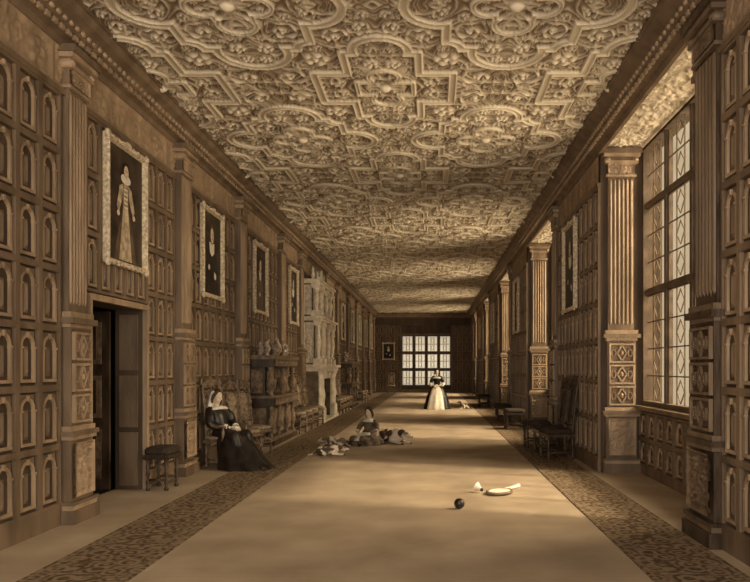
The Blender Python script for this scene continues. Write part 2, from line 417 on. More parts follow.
# end wall -------------------------------------------------------
ex0,ex1,ez0,ez1=-2.0,1.25,.42,3.75
mb=MB(); mb.box(-4.12,ex0,YE,YE+.3,0,ZC); mb.box(ex1,3.55,YE,YE+.3,0,ZC); mb.box(ex0,ex1,YE,YE+.3,0,ez0); mb.box(ex0,ex1,YE,YE+.3,ez1,ZC)
mb.M=T(0,YE,0,pi)
panels(mb,-2.6,-ex1,.2,4.4); panels(mb,-ex0,3.82,.2,4.4); mb.box(-2.6,3.82,0,.05,0,.2,1); mb.box(-2.6,3.82,0,.2,4.4,ZC,0)
mb.box(-ex1-.12,-ex1,0,.08,ez0-.1,ez1+.12,1); mb.box(-ex0,-ex0+.12,0,.08,ez0-.1,ez1+.12,1); mb.box(-ex1,-ex0,0,.08,ez1,ez1+.12,1)
mb.obj('wall_end',[WOOD,WOODR,WOOD2])

# windows --------------------------------------------------------
def window(name,M,w,z0,z1,nl,trans,mw=.04):
    mb=MB(); mb.M=M
    f=.07
    mb.box(0,f,-.06,.08,z0,z1,0); mb.box(w-f,w,-.06,.08,z0,z1,0); mb.box(f,w-f,-.06,.08,z0,z0+f,0); mb.box(f,w-f,-.06,.08,z1-f,z1,0)
    lw=w/nl
    for i in range(1,nl): mb.box(i*lw-mw,i*lw+mw,-.05,.05,z0+f,z1-f,0)
    zs=[z0]+trans+[z1]
    for t in trans: mb.box(f,w-f,-.045,.045,t-mw,t+mw,0)
    for i in range(nl):
        for j in range(len(zs)-1):
            a=i*lw+mw+.005;b=(i+1)*lw-mw-.005;c=zs[j]+mw+.005;d=zs[j+1]-mw-.005
            mb.box(a,b,-.004,.004,c,d,1)
            for q in ((a,a+.018,c,d),(b-.018,b,c,d),(a,b,c,c+.018),(a,b,d-.018,d)): mb.box(q[0],q[1],-.015,.015,q[2],q[3],0)
            r=.009 if mw<.05 else .018
            n=3
            for k in range(1,n): mb.box(a+(b-a)*k/n-r,a+(b-a)*k/n+r,-.008,.008,c,d,2)
            m=max(2,round((d-c)/.42))
            for k in range(1,m): mb.box(a,b,-.008,.008,c+(d-c)*k/m-r,c+(d-c)*k/m+r,2)
            cx=(a+b)/2
            for k in range(m):
                cz=c+(d-c)*(k+.5)/m; hx=(b-a)/3*.5; hz=(d-c)/m*.38
                mb.loop([(cx-hx,0,cz),(cx,0,cz+hz),(cx+hx,0,cz),(cx,0,cz-hz)],.008,2)
    return mb.obj(name,[MULL,GLASS,LEAD])
for k,(a,b) in enumerate(bays):
    window('window_%d'%(k+1),T(XW+.10,a,0,pi/2),b-a,1.03,5.0,4,[2.75,4.08])
window('window_%d'%(len(bays)+1),T(ex1,YE+.15,0,pi),ex1-ex0,ez0,ez1,4,[1.5,2.6],mw=.09)

# cornices -------------------------------------------------------
prof=[(0,4.88),(.05,4.88),(.07,4.94),(.15,4.965),(.15,5.0),(.19,5.02),(.22,5.1),(.29,5.13),(.33,5.19),(.36,5.19),(.36,5.26),(0,5.26)]
def cornice(name,M,L):
    mb=MB(); mb.M=M; n=len(prof)
    vs=[(0,p[0],p[1]) for p in prof]+[(L,p[0],p[1]) for p in prof]
    mb.add(vs,[(i,(i+1)%n,(i+1)%n+n,i+n) for i in range(n)],0)
    u=.05
    while u<L:
        mb.box(u,u+.07,.15,.18,4.95,5.0,1); u+=.13
    u=.1
    while u<L:
        mb.ell((u,.2,5.06),(.05,.028,.03),1,seg=6,rings=4); u+=.12
    return mb.obj(name,[WOODR,WOOD2])
cornice('trim_1',T(XL,YE,0,-pi/2),YE-YS)
cornice('trim_2',T(XR,YS,0,pi/2),YE-YS)
cornice('trim_3',T(XR,YE-.15,0,pi),XR-XL)

# ---------------------------------------------------------------- pilasters
def pilaster(M,w=.5,d=.16,seed=1,ztop=4.9,mats=None):
    mb=MB(); mb.M=M; h=w/2
    def slab(ww,dd,a,b,mi=0): mb.box(-ww/2,ww/2,0,dd,a,b,mi)
    slab(w+.10,d+.06,0,.14); slab(w+.06,d+.035,.14,.19,1); slab(w+.08,d+.05,.19,.225)
    slab(w,d,.225,.86)
    carved(mb,-h+.03,h-.03,.27,.83,d,.05,seed,1,radii=(.12,.08,.05))
    slab(w+.06,d+.03,.86,.90,1); slab(w+.10,d+.05,.90,.95); slab(w+.04,d+.02,.95,1.0,1)
    slab(w-.04,d-.01,1.0,2.02)
    u0=-h+.045;u1=h-.045; zz=1.03; dd=d-.01
    carved(mb,u0,u1,1.02,2.0,dd,.014,seed+3,0,radii=(.06,.04),border=.01)
    for r in range(3):
        za=zz+r*.325; zb=za+.295; zc=(za+zb)/2
        for q in ((u0,u1,za,za+.025),(u0,u1,zb-.025,zb),(u0,u0+.025,za+.025,zb-.025),(u1-.025,u1,za+.025,zb-.025)): mb.box(q[0],q[1],dd,dd+.035,q[2],q[3],1)
        mb.loop([(0,dd+.015,zc+.12),(.07,dd+.015,zc),(0,dd+.015,zc-.12),(-.07,dd+.015,zc)],.011,1,.018)
        mb.ell((0,dd+.012,zc),(.03,.03,.045),1,seg=8,rings=6)
        for sx in (-1,1):
            mb.loop([(sx*(.125+.033*math.cos(t)),dd+.015,zc+.055*math.sin(t)) for t in np.linspace(0,2*pi,10,endpoint=False)],.008,1,.018)
    slab(w,d,2.02,2.06,1); slab(w+.08,d+.04,2.06,2.12); slab(w+.02,d+.01,2.12,2.18,1)
    zt=ztop-.42
    slab(w-.08,d-.045,2.18,zt)
    n=6; ww=(w-.10)/n
    for i in range(n):
        a=-h+.05+i*ww
        mb.lathe([(.0,2.26),(ww*.34,2.3),(ww*.34,zt-.06),(0,zt-.02)],(a+ww/2,d-.045,0),6,1)
    slab(w-.02,d-.01,zt,zt+.035,1); slab(w-.06,d-.03,zt+.035,zt+.2)
    carved(mb,-h+.04,h-.04,zt+.04,zt+.2,d-.03,.03,seed+5,1,radii=(.07,.05),border=.01)
    for s in (-1,1):
        mb.M=M@Matrix.Translation((s*(h-.03),0,zt+.25))@Matrix.Rotation(-pi/2,4,'X')
        mb.lathe([(.05,0),(.055,.02),(.055,d-.01),(.025,d+.02),(.015,d+.03)],(0,0,0),12,1); mb.M=M
    slab(w+.02,d+.02,zt+.2,zt+.24,1); slab(w,d,zt+.24,zt+.30); slab(w+.08,d+.04,zt+.30,zt+.35,1); slab(w+.12,d+.07,zt+.35,ztop)
    return mb.obj('pilaster',mats or [WOODR,WOOD2])
for i,y in enumerate(ysl): pilaster(T(XL,y,0,-pi/2),.46 if i==1 else .5,.12 if i==1 else .16,seed=10+i%3)
for i,(a,b) in enumerate(bays[1:]):
    pilaster(T(2.9,b,0,pi),.48,.10,seed=20+i%2,ztop=4.95)
for i,y in enumerate([6.5,14.55,22.75,30.95,39.15]): pilaster(T(XR,y,0,pi/2),.58 if i==0 else .5,.10,seed=14+i%3,mats=[DARK,WOODR] if i==0 else None)  # nearest pilaster gets darker oak: its backlit shade put into the colour

# ---------------------------------------------------------------- portraits
GOWN=mat('gown',(.30,.23,.15),(.66,.54,.38),12,.6); ROBE=mat('black_robe',(.012,.009,.007),(.03,.02,.014),8,.5); ROBE2=mat('brown_robe',(.07,.048,.03),(.16,.11,.07),8,.5)
def portrait(M,w,h,kind):
    E=empty('framed_portrait'); E.matrix_world=M
    mb=MB(); f=.07
    P=[(-w/2,-h/2),(w/2,-h/2),(w/2,h/2),(-w/2,h/2)]
    prf=[(0,.0),(0,.05),(.018,.075),(.035,.055),(.055,.065),(f,.03),(f,0)]
    rings=[]
    for (x,z) in P:
        sx=1 if x<0 else -1; sz=1 if z<0 else -1
        rings.append([(x+sx*a,n,z+sz*a) for a,n in prf])
    vs=[p for r in rings for p in r]; k=len(prf); fs=[]
    for i in range(4):
        j=(i+1)%4
        for q in range(k-1): fs.append((i*k+q,j*k+q,j*k+q+1,i*k+q+1))
    mb.add(vs,fs,0)
    n=max(4,int(w/.07))
    for i in range(n+1):
        for s in (-1,1): mb.ell((-w/2+.02+(w-.04)*i/n,.055,s*(h/2-.02)),(.026,.022,.022 if i%2 else .035),0,seg=7,rings=5)
    n=max(4,int(h/.07))
    for i in range(1,n):
        for s in (-1,1): mb.ell((s*(w/2-.02),.055,-h/2+h*i/n),(.022 if i%2 else .035,.022,.026),0,seg=7,rings=5)
    for x in (-w/2,w/2):
        for z in (-h/2,h/2): mb.ell((x*.97,.055,z*.98),(.055,.03,.055),0,seg=9,rings=6)
    mb.ell((0,.05,h/2),(.09,.03,.045),0)
    mb.obj('frame',[GILT],E)
    mb=MB(); W=w/2-f; Hh=h/2-f
    def poly(pts,lay,mi):
        mb.add([(x*W,.016+.0025*lay,z*Hh) for x,z in pts],[tuple(range(len(pts)))],mi)
    def oval(cx,cz,rx,rz,lay,mi): poly([(cx+rx*math.cos(t),cz+rz*math.sin(t)) for t in np.linspace(0,2*pi,18,endpoint=False)],lay,mi)
    poly([(-1,-1),(1,-1),(1,1),(-1,1)],0,0)
    if kind==0:
        poly([(-.14,.42),(.16,.42),(.24,.1),(.16,-.04),(.42,-.5),(.66,-.98),(-.66,-.98),(-.44,-.5),(-.16,-.04),(-.24,.1)],1,5)
        poly([(-.12,.4),(.12,.4),(.14,-.04),(.36,-.97),(-.36,-.97),(-.14,-.04)],2,1)
        for i in range(5): poly([(-.1,.32-i*.08),(.1,.32-i*.08),(.1,.29-i*.08),(-.1,.29-i*.08)],3,4)
        poly([(-.14,.4),(-.34,.34),(-.52,-.02),(-.42,-.14),(-.3,0),(-.2,.14)],2,1); poly([(.14,.4),(.34,.34),(.5,-.04),(.38,-.14),(.28,0),(.18,.14)],2,1)
        oval(-.46,-.14,.08,.05,3,3); oval(.42,-.16,.08,.05,3,3)
        oval(.0,.49,.28,.09,3,4); oval(.0,.66,.19,.14,4,2); oval(0,.62,.13,.12,5,3)
        oval(-.045,.64,.02,.01,6,2); oval(.045,.64,.02,.01,6,2); oval(0,.56,.03,.008,6,5)
    elif kind==1:
        poly([(-.25,.25),(.3,.25),(.55,-.1),(.7,-.6),(.65,-1),(-.7,-1),(-.65,-.5),(-.5,0)],1,2)
        poly([(-.26,.28),(.3,.28),(.24,.02),(.02,-.06),(-.24,.04)],2,4)
        oval(.02,.5,.24,.26,3,5); oval(.02,.46,.17,.19,4,3)
        oval(-.04,.49,.025,.013,5,2); oval(.08,.49,.025,.013,5,2); oval(.02,.37,.04,.012,5,5); poly([(.02,.49),(.045,.42),(0,.42)],5,1)
        oval(-.3,-.55,.12,.07,4,3); oval(.35,-.35,.11,.07,4,3); poly([(-.42,-.5),(-.2,-.42),(-.16,-.54),(-.38,-.62)],5,4)
    else:
        poly([(-.22,.2),(.25,.2),(.5,-.1),(.6,-1),(-.6,-1),(-.5,-.1)],1,5)
        poly([(-.24,.26),(.26,.26),(.1,-.04),(-.1,-.04)],2,4); oval(0,.44,.24,.24,3,2); oval(0,.42,.17,.19,4,3); oval(.1,-.5,.12,.07,4,3)
        oval(-.06,.45,.025,.013,5,2); oval(.06,.45,.025,.013,5,2); oval(0,.33,.04,.012,5,5)
    mb.obj('painted_canvas',[CANVAS,GOWN,ROBE,SKIN,CLOTHW,ROBE2],E)
for i,(y,k) in enumerate([(8.58,0),(11.95,1),(15.30,2),(18.95,1),(26.1,2),(29.5,1),(32.9,2),(36.3,1),(39.7,2),(43.1,1)]):
    portrait(T(XL+.045,y,3.54 if i else 3.57,-pi/2),1.12,1.5,k)
for y,k in [(12.85,1),(21.0,2),(29.2,1),(37.4,2)]:
    portrait(T(XR-.045,y,3.45,pi/2),1.1,1.6,k)
portrait(T(-2.85,YE-.055,2.7,pi),.8,1.1,1)

# ---------------------------------------------------------------- chimneypiece
def chimney():
    mb=MB(); W=1.55
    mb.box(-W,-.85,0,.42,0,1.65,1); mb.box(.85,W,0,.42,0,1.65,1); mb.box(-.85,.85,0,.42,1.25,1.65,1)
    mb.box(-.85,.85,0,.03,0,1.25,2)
    mb.box(-W-.05,W+.05,0,.62,-.0,.06,0)
    for s in (-1,1):
        for q in (1.02,1.38):
            mb.box(s*q-.13,s*q+.13,.3,.58,.06,.4,0)
            mb.lathe([(.1,.4),(.12,.43),(.08,.47),(.085,.6),(.11,.8),(.075,.95),(.07,1.3),(.1,1.35),(.11,1.42)],(s*q,.46,0),12,0)
            mb.box(s*q-.12,s*q+.12,.34,.58,1.42,1.5,0)
        carved(mb,s*1.2-.33,s*1.2+.33,.06,1.5,.42,.03,7,0,radii=(.14,.09,.06))
    carved(mb,-.85,.85,1.27,1.5,.42,.05,8,0,radii=(.1,.07))
    mb.box(-W-.03,W+.03,0,.6,1.5,1.62,0); mb.box(-W-.1,W+.1,0,.68,1.62,1.70,0)
    for (z0,z1,dp,sd) in ((1.70,3.0,.3,31),(3.12,4.1,.24,32)):
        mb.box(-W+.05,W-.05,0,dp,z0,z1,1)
        for c,hw in ((-.95,.3),(0,.5),(.95,.3)):
            mb.box(c-hw-.04,c+hw+.04,dp,dp+.05,z0+.08,z0+.14,0);mb.box(c-hw-.04,c+hw+.04,dp,dp+.05,z1-.16,z1-.1,0)
            mb.box(c-hw-.04,c-hw,dp,dp+.05,z0+.08,z1-.1,0);mb.box(c+hw,c+hw+.04,dp,dp+.05,z0+.08,z1-.1,0)
            carved(mb,c-hw,c+hw,z0+.14,z1-.16,dp,.06,sd+int(c*10),0,radii=(.22,.15,.1,.06))
        for q in (-1.42,-.58,.58,1.42):
            hh=z1-z0
            mb.box(q-.1,q+.1,dp-.02,dp+.22,z0,z0+.18,0)
            mb.lathe([(.06,.18),(.09,.22),(.05,.27),(.1,.27+hh*.3),(.05,hh-.3),(.09,hh-.2),(.1,hh-.14)],(q,dp+.11,z0),10,0)
            mb.box(q-.1,q+.1,dp-.02,dp+.22,z1-.14,z1,0)
        mb.box(-W,W,0,dp+.22,z1,z1+.06,0); mb.box(-W-.07,W+.07,0,dp+.28,z1+.06,z1+.12,0)
        for s in (-1,1):
            M0=mb.M; mb.M=M0@Matrix.Translation((s*(W-.05),0,0))@Matrix.Rotation(-s*pi/2,4,'Z')
            lo,hi=(-dp,-.01) if s>0 else (.01,dp)
            carved(mb,lo,hi,z0+.05,z1-.05,0,.06,77,0,radii=(.1,.07,.05),border=.015); mb.M=M0
    for q in (-1.4,-.7,.7,1.4): mb.lathe([(.07,0),(.04,.05),(.08,.12),(.03,.2),(.05,.24),(.0,.4)],(q,.25,4.22),10,0)
    mb.prism([(-.55,4.22),(.55,4.22),(.5,4.4),(.3,4.42),(.22,4.6),(0,4.68),(-.22,4.6),(-.3,4.42),(-.5,4.4)],.1,.3,0)
    o=mb.obj('chimneypiece',[STONE,STONED,BLACK]); o.matrix_world=T(XL+.045,22.1,0,-pi/2)
chimney()

# ---------------------------------------------------------------- court cupboard
def bulb(mb,x,y,z,h,r,mi=0):
    mb.lathe([(r*.7,0),(r*.8,.03*h),(r*.45,.08*h),(r*.5,.14*h),(r*1.0,.3*h),(r*1.15,.42*h),(r*.95,.54*h),(r*.45,.66*h),(r*.4,.8*h),(r*.7,.88*h),(r*.55,.92*h),(r*.85,h)],(x,y,z),14,mi)
def cupboard(M,W=1.2,H=1.86):
    mb=MB(); D=.55
    mb.box(-W,W,0,D,.0,.1,0); mb.box(-W+.03,W-.03,0,D-.03,.1,.16,1)
    mb.box(-W+.04,W-.04,0,D-.14,.16,.82,0)
    for i in range(3):
        a=-W+.12+i*(2*W-.24)/3; b=a+(2*W-.24)/3
        carved(mb,a+.04,b-.04,.22,.74,D-.14,.03,60+i,1,radii=(.16,.1,.06)); 
        mb.box(a-.02,a+.03,D-.14,D-.08,.16,.82,1)
    for x in np.linspace(-W+.09,W-.09,4): bulb(mb,x,D-.09,.16,.66,.07,1)
    mb.box(-W,W,0,D,.82,.98,0); carved(mb,-W+.02,W-.02,.84,.97,D,.02,70,1,radii=(.055,),border=.01)
    mb.box(-W-.03,W+.03,0,D+.03,.98,1.03,1)
    mb.box(-W+.12,W-.12,0,D-.22,1.03,1.62,0)
    for i in range(3):
        a=-W+.16+i*(2*W-.32)/3; b=a+(2*W-.32)/3
        carved(mb,a+.03,b-.03,1.08,1.58,D-.22,.03,64+i,1,radii=(.16,.1,.06))
    for x in (-W+.1,0,W-.1): bulb(mb,x,D-.1,1.03,.59,.085,1)
    mb.box(-W,W,0,D,1.62,1.78,0); carved(mb,-W+.02,W-.02,1.64,1.77,D,.02,71,1,radii=(.055,),border=.01)
    mb.box(-W-.04,W+.04,0,D+.04,1.78,H,1)
    for s in (-1,1):
        for z0,z1,dd,xx in ((.2,.78,D-.18,W-.04),(1.08,1.58,D-.26,W-.12)):
            M0=mb.M; mb.M=M0@Matrix.Translation((s*xx,0,0))@Matrix.Rotation(-s*pi/2,4,'Z')
            lo,hi=(-dd,-.04) if s>0 else (.04,dd)
            carved(mb,lo,hi,z0,z1,0,.02,80,1,radii=(.1,.07,.05)); mb.M=M0
    o=mb.obj('court_cupboard',[DARK,DARK2]); o.matrix_world=M
cupboard(T(XL+.05,15.5,0,-pi/2),1.2)
cupboard(T(XL+.05,29.4,0,-pi/2),1.3,1.86)
def jar(x,y,z,s,kind):
    mb=MB()
    if kind==0: p=[(.05,0),(.06,.02),(.11,.12),(.12,.2),(.08,.28),(.05,.31),(.055,.34),(.06,.35),(.04,.38),(.012,.4),(.02,.43),(0,.45)]
    elif kind==1: p=[(.06,0),(.04,.04),(.09,.13),(.1,.2),(.05,.28),(.04,.33),(.08,.4),(.07,.4),(.03,.34)]
    else: p=[(.05,0),(.03,.05),(.12,.13),(.14,.19),(.13,.2),(.1,.15),(.02,.1)]
    mb.lathe([(r*s,h*s) for r,h in p],(0,0,0),16,0)
    if kind==1:
        for sg in (-1,1): mb.tube([(sg*.09*s,0,.2*s),(sg*.14*s,0,.26*s),(sg*.12*s,0,.33*s),(sg*.045*s,0,.32*s)],.01*s,6)
    o=mb.obj({0:'lidded_jar',1:'two_handled_vase',2:'footed_bowl'}[kind],[CER]); o.location=(x,y,z)
for x,y,s,k in ((-3.42,14.5,.8,1),(-3.62,14.75,.7,0),(-3.4,15.1,.9,2),(-3.46,15.6,1.0,0),(-3.42,16.05,.75,1),(-3.46,16.45,.8,0),(-3.6,29.0,1,0),(-3.6,29.7,1,1)):
    jar(x,y,1.862,s,k)

# ---------------------------------------------------------------- chairs
def legprof(h,r=.026):
    return [(r*.8,0),(r*1.25,.03*h),(r*1.25,.08*h),(r*.6,.12*h),(r*1.2,.25*h),(r*.55,.36*h),(r*.9,.45*h),(r*1.25,.5*h),(r*.7,.58*h),(r*1.2,.74*h),(r*.6,.84*h),(r*1.2,.9*h),(r*1.2,h)]
def chair(x,y,rz,back=1.38,uph=UPH2,wood=DARK,arms=False,sc=1.0,z=0):
    mb=MB(); sh=.44
    for sy in (-1,1):
        mb.lathe(legprof(sh,.028),(.22,sy*.22,0),10,0)
        mb.lathe(legprof(sh,.026),(-.22,sy*.2,0),10,0)
        zz=np.linspace(sh,back-.1,14); P=[(-.22-.11*((q-sh)/(back-sh))**1.3,sy*.2,q) for q in zz]
        mb.tube(P,[.03 if i%3==0 else .019 for i in range(14)],8,0)
        xb=-.33; mb.lathe([(.02,0),(.034,.03),(.03,.06),(.012,.08),(.028,.1),(0,.14)],(xb,sy*.2,back-.11),8,0)
        mb.tube([(.22,sy*.22,.12),(0,sy*.21,.12),(-.22,sy*.2,.12)],[.016,.028,.016],8,0)
    mb.tube([(0,-.21,.12),(0,0,.12),(0,.21,.12)],[.016,.028,.016],8,0)
    n=17; ys=np.linspace(-.2,.2,n)
    mb.tube([(.225,v,.24+.05*math.cos(v/.2*pi/2)+.012*math.sin(v*60)) for v in ys],.024,6,0)
    mb.tube([(.225,v,.2) for v in ys],.013,6,0)
    for v in (-.12,-.04,.04,.12): mb.ell((.225,v,.245),(.02,.035,.035),0,seg=8,rings=5)
    mb.box(-.25,.25,-.245,.245,sh-.05,sh,0)
    rings=[]
    for q,k in ((sh,.95),(sh+.02,1.03),(sh+.05,1.04),(sh+.075,.96),(sh+.085,.75)):
        rings.append([(.25*k*max(-1,min(1,1.18*math.cos(t))),.25*k*max(-1,min(1,1.18*math.sin(t))),q) for t in np.linspace(0,2*pi,28,endpoint=False)])
    mb.loft(rings,1)
    def bx(q): return -.22-.11*((q-sh)/(back-sh))**1.3
    z0,z1=sh+.17,back-.2
    for sy in (-1,1):
        mb.tube([(bx(q)+.005,sy*(.105+.018*math.sin(q*26)),q) for q in np.linspace(z0,z1,20)],.02,6,0)
        for q in np.linspace(z0+.05,z1-.05,6): mb.ell((bx(q),sy*.155,q),(.015,.028,.035),0,seg=7,rings=5)
    K=8; zs=np.linspace(z0,z1,K)
    vs=[];fs=[]
    for q in zs: vs+=[(bx(q)+.012,-.1,q),(bx(q)+.012,.1,q),(bx(q)-.008,.1,q),(bx(q)-.008,-.1,q)]
    for k in range(K-1):
        for i in range(4): fs.append((k*4+i,k*4+(i+1)%4,k*4+4+(i+1)%4,k*4+4+i))
    mb.add(vs,fs,1)
    for q in (z0,z1): mb.tube([(bx(q),-.2,q),(bx(q),0,q),(bx(q),.2,q)],.022,8,0)
    zc=z1+.03
    for r in (.0,.05):
        mb.tube([(bx(back-.1),.19*math.cos(t),zc+.0+(.15-r)*math.sin(t)) for t in np.linspace(0,pi,17)],[.022+.008*math.sin(i*1.6) for i in range(17)],7,0)
    mb.ell((bx(back),0,zc+.09),(.025,.075,.07),0); mb.ell((bx(back),0,back+.0),(.025,.04,.045),0)
    for sy in (-1,1): mb.ell((bx(back),sy*.1,zc+.05),(.02,.04,.04),0)
    if arms:
        for sy in (-1,1):
            mb.tube([(-.26,sy*.24,.72),(-.1,sy*.29,.70),(.1,sy*.31,.66),(.22,sy*.30,.68),(.26,sy*.30,.66)],[.02,.024,.024,.03,.03],8,0)
            mb.lathe([(r,q) for r,q in [(.03,0),(.018,.05),(.03,.12),(.018,.18),(.026,.23)]],(.19,sy*.27,sh),8,0)
    o=mb.obj('high_back_chair' if not arms else 'armchair',[wood,uph]); o.location=(x,y,z); o.rotation_euler=(0,0,rz); o.scale=(sc,)*3
CH=mat('chair_walnut',(.10,.068,.043),(.28,.20,.13),12,.4,.2)
chair(-3.36,11.4,-.45,1.42,UPH2,CH,arms=True)
chair(-3.35,12.4,-.5,1.36,UPH2,CH)
chair(-3.35,13.2,-.45,1.34,UPH2,CH)
for y in (17.2,18.1,19.0,19.9,24.4,25.3,26.3,27.3,32.5,34): chair(-3.38,y,-.15,1.34,UPH2,CH)
chair(-2.6,44.6,-pi/2,1.3,UPH2,CH)
RZ=.0095
chair(2.2,12.35,pi+.15,1.42,UPH,DARK,z=RZ)
chair(2.19,13.1,pi+.1,1.36,UPH,DARK,z=RZ)
def stool(x,y,rz,w=.5,d=.36,h=.5,uph=UPH,wood=DARK,z=0):
    mb=MB()
    for sx in (-1,1):
        for sy in (-1,1): mb.lathe(legprof(h-.1,.026),(sx*(d/2-.04),sy*(w/2-.04),0),10,0)
        mb.tube([(sx*(d/2-.04),-w/2+.04,.1),(sx*(d/2-.04),0,.1),(sx*(d/2-.04),w/2-.04,.1)],[.014,.024,.014],8,0)
    for sy in (-1,1): mb.tube([(-d/2+.04,sy*(w/2-.04),.14),(0,sy*(w/2-.04),.14),(d/2-.04,sy*(w/2-.04),.14)],[.014,.024,.014],8,0)
    mb.box(-d/2,d/2,-w/2,w/2,h-.12,h-.07,0)
    rings=[]
    for q,k in ((h-.07,.98),(h-.05,1.05),(h-.01,1.05),(h+.02,.95),(h+.03,.7)):
        rings.append([(d/2*k*max(-1,min(1,1.25*math.cos(t))),w/2*k*max(-1,min(1,1.25*math.sin(t))),q) for t in np.linspace(0,2*pi,28,endpoint=False)])
    mb.loft(rings,1)
    for t in np.linspace(-w/2,w/2,22):
        for sx in (-1,1): mb.lathe([(.004,0),(.009,.01),(.005,.06)],(sx*(d/2+.006),t,h-.13),5,1)
    for t in np.linspace(-d/2,d/2,16):
        for sy in (-1,1): mb.lathe([(.004,0),(.009,.01),(.005,.06)],(t,sy*(w/2+.006),h-.13),5,1)
    o=mb.obj('upholstered_stool',[wood,uph]); o.location=(x,y,z); o.rotation_euler=(0,0,rz)
stool(-3.58,9.30,0,.44,.32,.54)
stool(2.12,14.2,0,.55,.5,.5,z=RZ); stool(2.15,18.3,0,.6,.5,.5,z=RZ); stool(2.15,21.2,0,.6,.45,.48,z=RZ); stool(2.15,29,0,.6,.45,.48,z=RZ)

# ---------------------------------------------------------------- figures
def head(S,Hh,Wt,Dk,c,yaw,pitch=0,s=1.0):
    Rm=Matrix.Translation(c)@Matrix.Rotation(yaw,4,'Z')@Matrix.Rotation(pitch,4,'Y')@Matrix.Scale(s,4)
    for m in (S,Hh,Wt,Dk): m._o=m.M; m.M=m.M@Rm
    S.ell((0,0,.02),(.092,.072,.10)); S.ell((.03,0,-.035),(.062,.055,.075)); S.ell((.062,0,-.095),(.024,.026,.02))
    S.cap([(.085,0,.025),(.103,0,-.012)],[.009,.014],seg=8); S.ell((.098,.01,-.016),(.01,.008,.007)); S.ell((.098,-.01,-.016),(.01,.008,.007))
    S.ell((.082,0,-.048),(.010,.022,.006)); S.ell((.080,0,-.060),(.011,.019,.007))
    for sy in (-1,1):
        S.ell((.06,sy*.04,-.02),(.025,.022,.025)); S.ell((.074,sy*.028,.036),(.012,.022,.007)); S.ell((-.005,sy*.073,-.0),(.016,.008,.03))
        Wt.ell((.078,sy*.028,.014),(.010,.015,.009)); Dk.ell((.0865,sy*.028,.014),(.004,.006,.007))
    Hh.ell((-.02,0,.045),(.093,.083,.10)); Hh.ell((-.085,0,.0),(.055,.06,.055))
    for sy in (-1,1):
        Hh.cap([(.03,sy*.06,.08),(.0,sy*.085,.02),(-.01,sy*.09,-.05),(-.0,sy*.085,-.10)],[.025,.03,.028,.018],seg=8)
    for m in (S,Hh,Wt,Dk): m.M=m._o
def hand(S,wrist,direction,up,side,curl=.5,s=1.0):
    D=Vector(direction).normalized(); U=Vector(up); U=(U-D*U.dot(D)).normalized(); Sd=D.cross(U)*side
    W=Vector(wrist)
    def P(a,b,c): return tuple(W+D*a*s+Sd*b*s+U*c*s)
    R=Matrix((D,Sd,U)).transposed()
    S.ell(P(.045,0,0),(.05*s,.04*s,.017*s),rot=R)
    for i,(b,l) in enumerate(((-.03,.062),(-.01,.075),(.011,.07),(.03,.055))):
        p0=P(.075,b,0);p1=P(.075+l*.45,b*1.15,-.01*curl*2);p2=P(.075+l*.75,b*1.2,-.03*curl*2);p3=P(.075+l*.85,b*1.2,-.05*curl*2)
        S.cap([p0,p1,p2,p3],[.0095*s,.0088*s,.008*s,.007*s],seg=8)
    S.cap([P(.02,-.03,0),P(.05,-.058,-.012),P(.08,-.066,-.03)],[.013*s,.011*s,.009*s],seg=8)
def ring2(cx,cz,rx,ry,tilt=0,n=36,pl=0,ph=0,m=9):
    out=[]
    for i in range(n):
        t=2*pi*i/n; k=1+pl*math.cos(m*t+ph); x=rx*k*math.cos(t); y=ry*k*math.sin(t)
        out.append((cx+x*math.cos(tilt),y,cz+x*math.sin(tilt)))
    return out

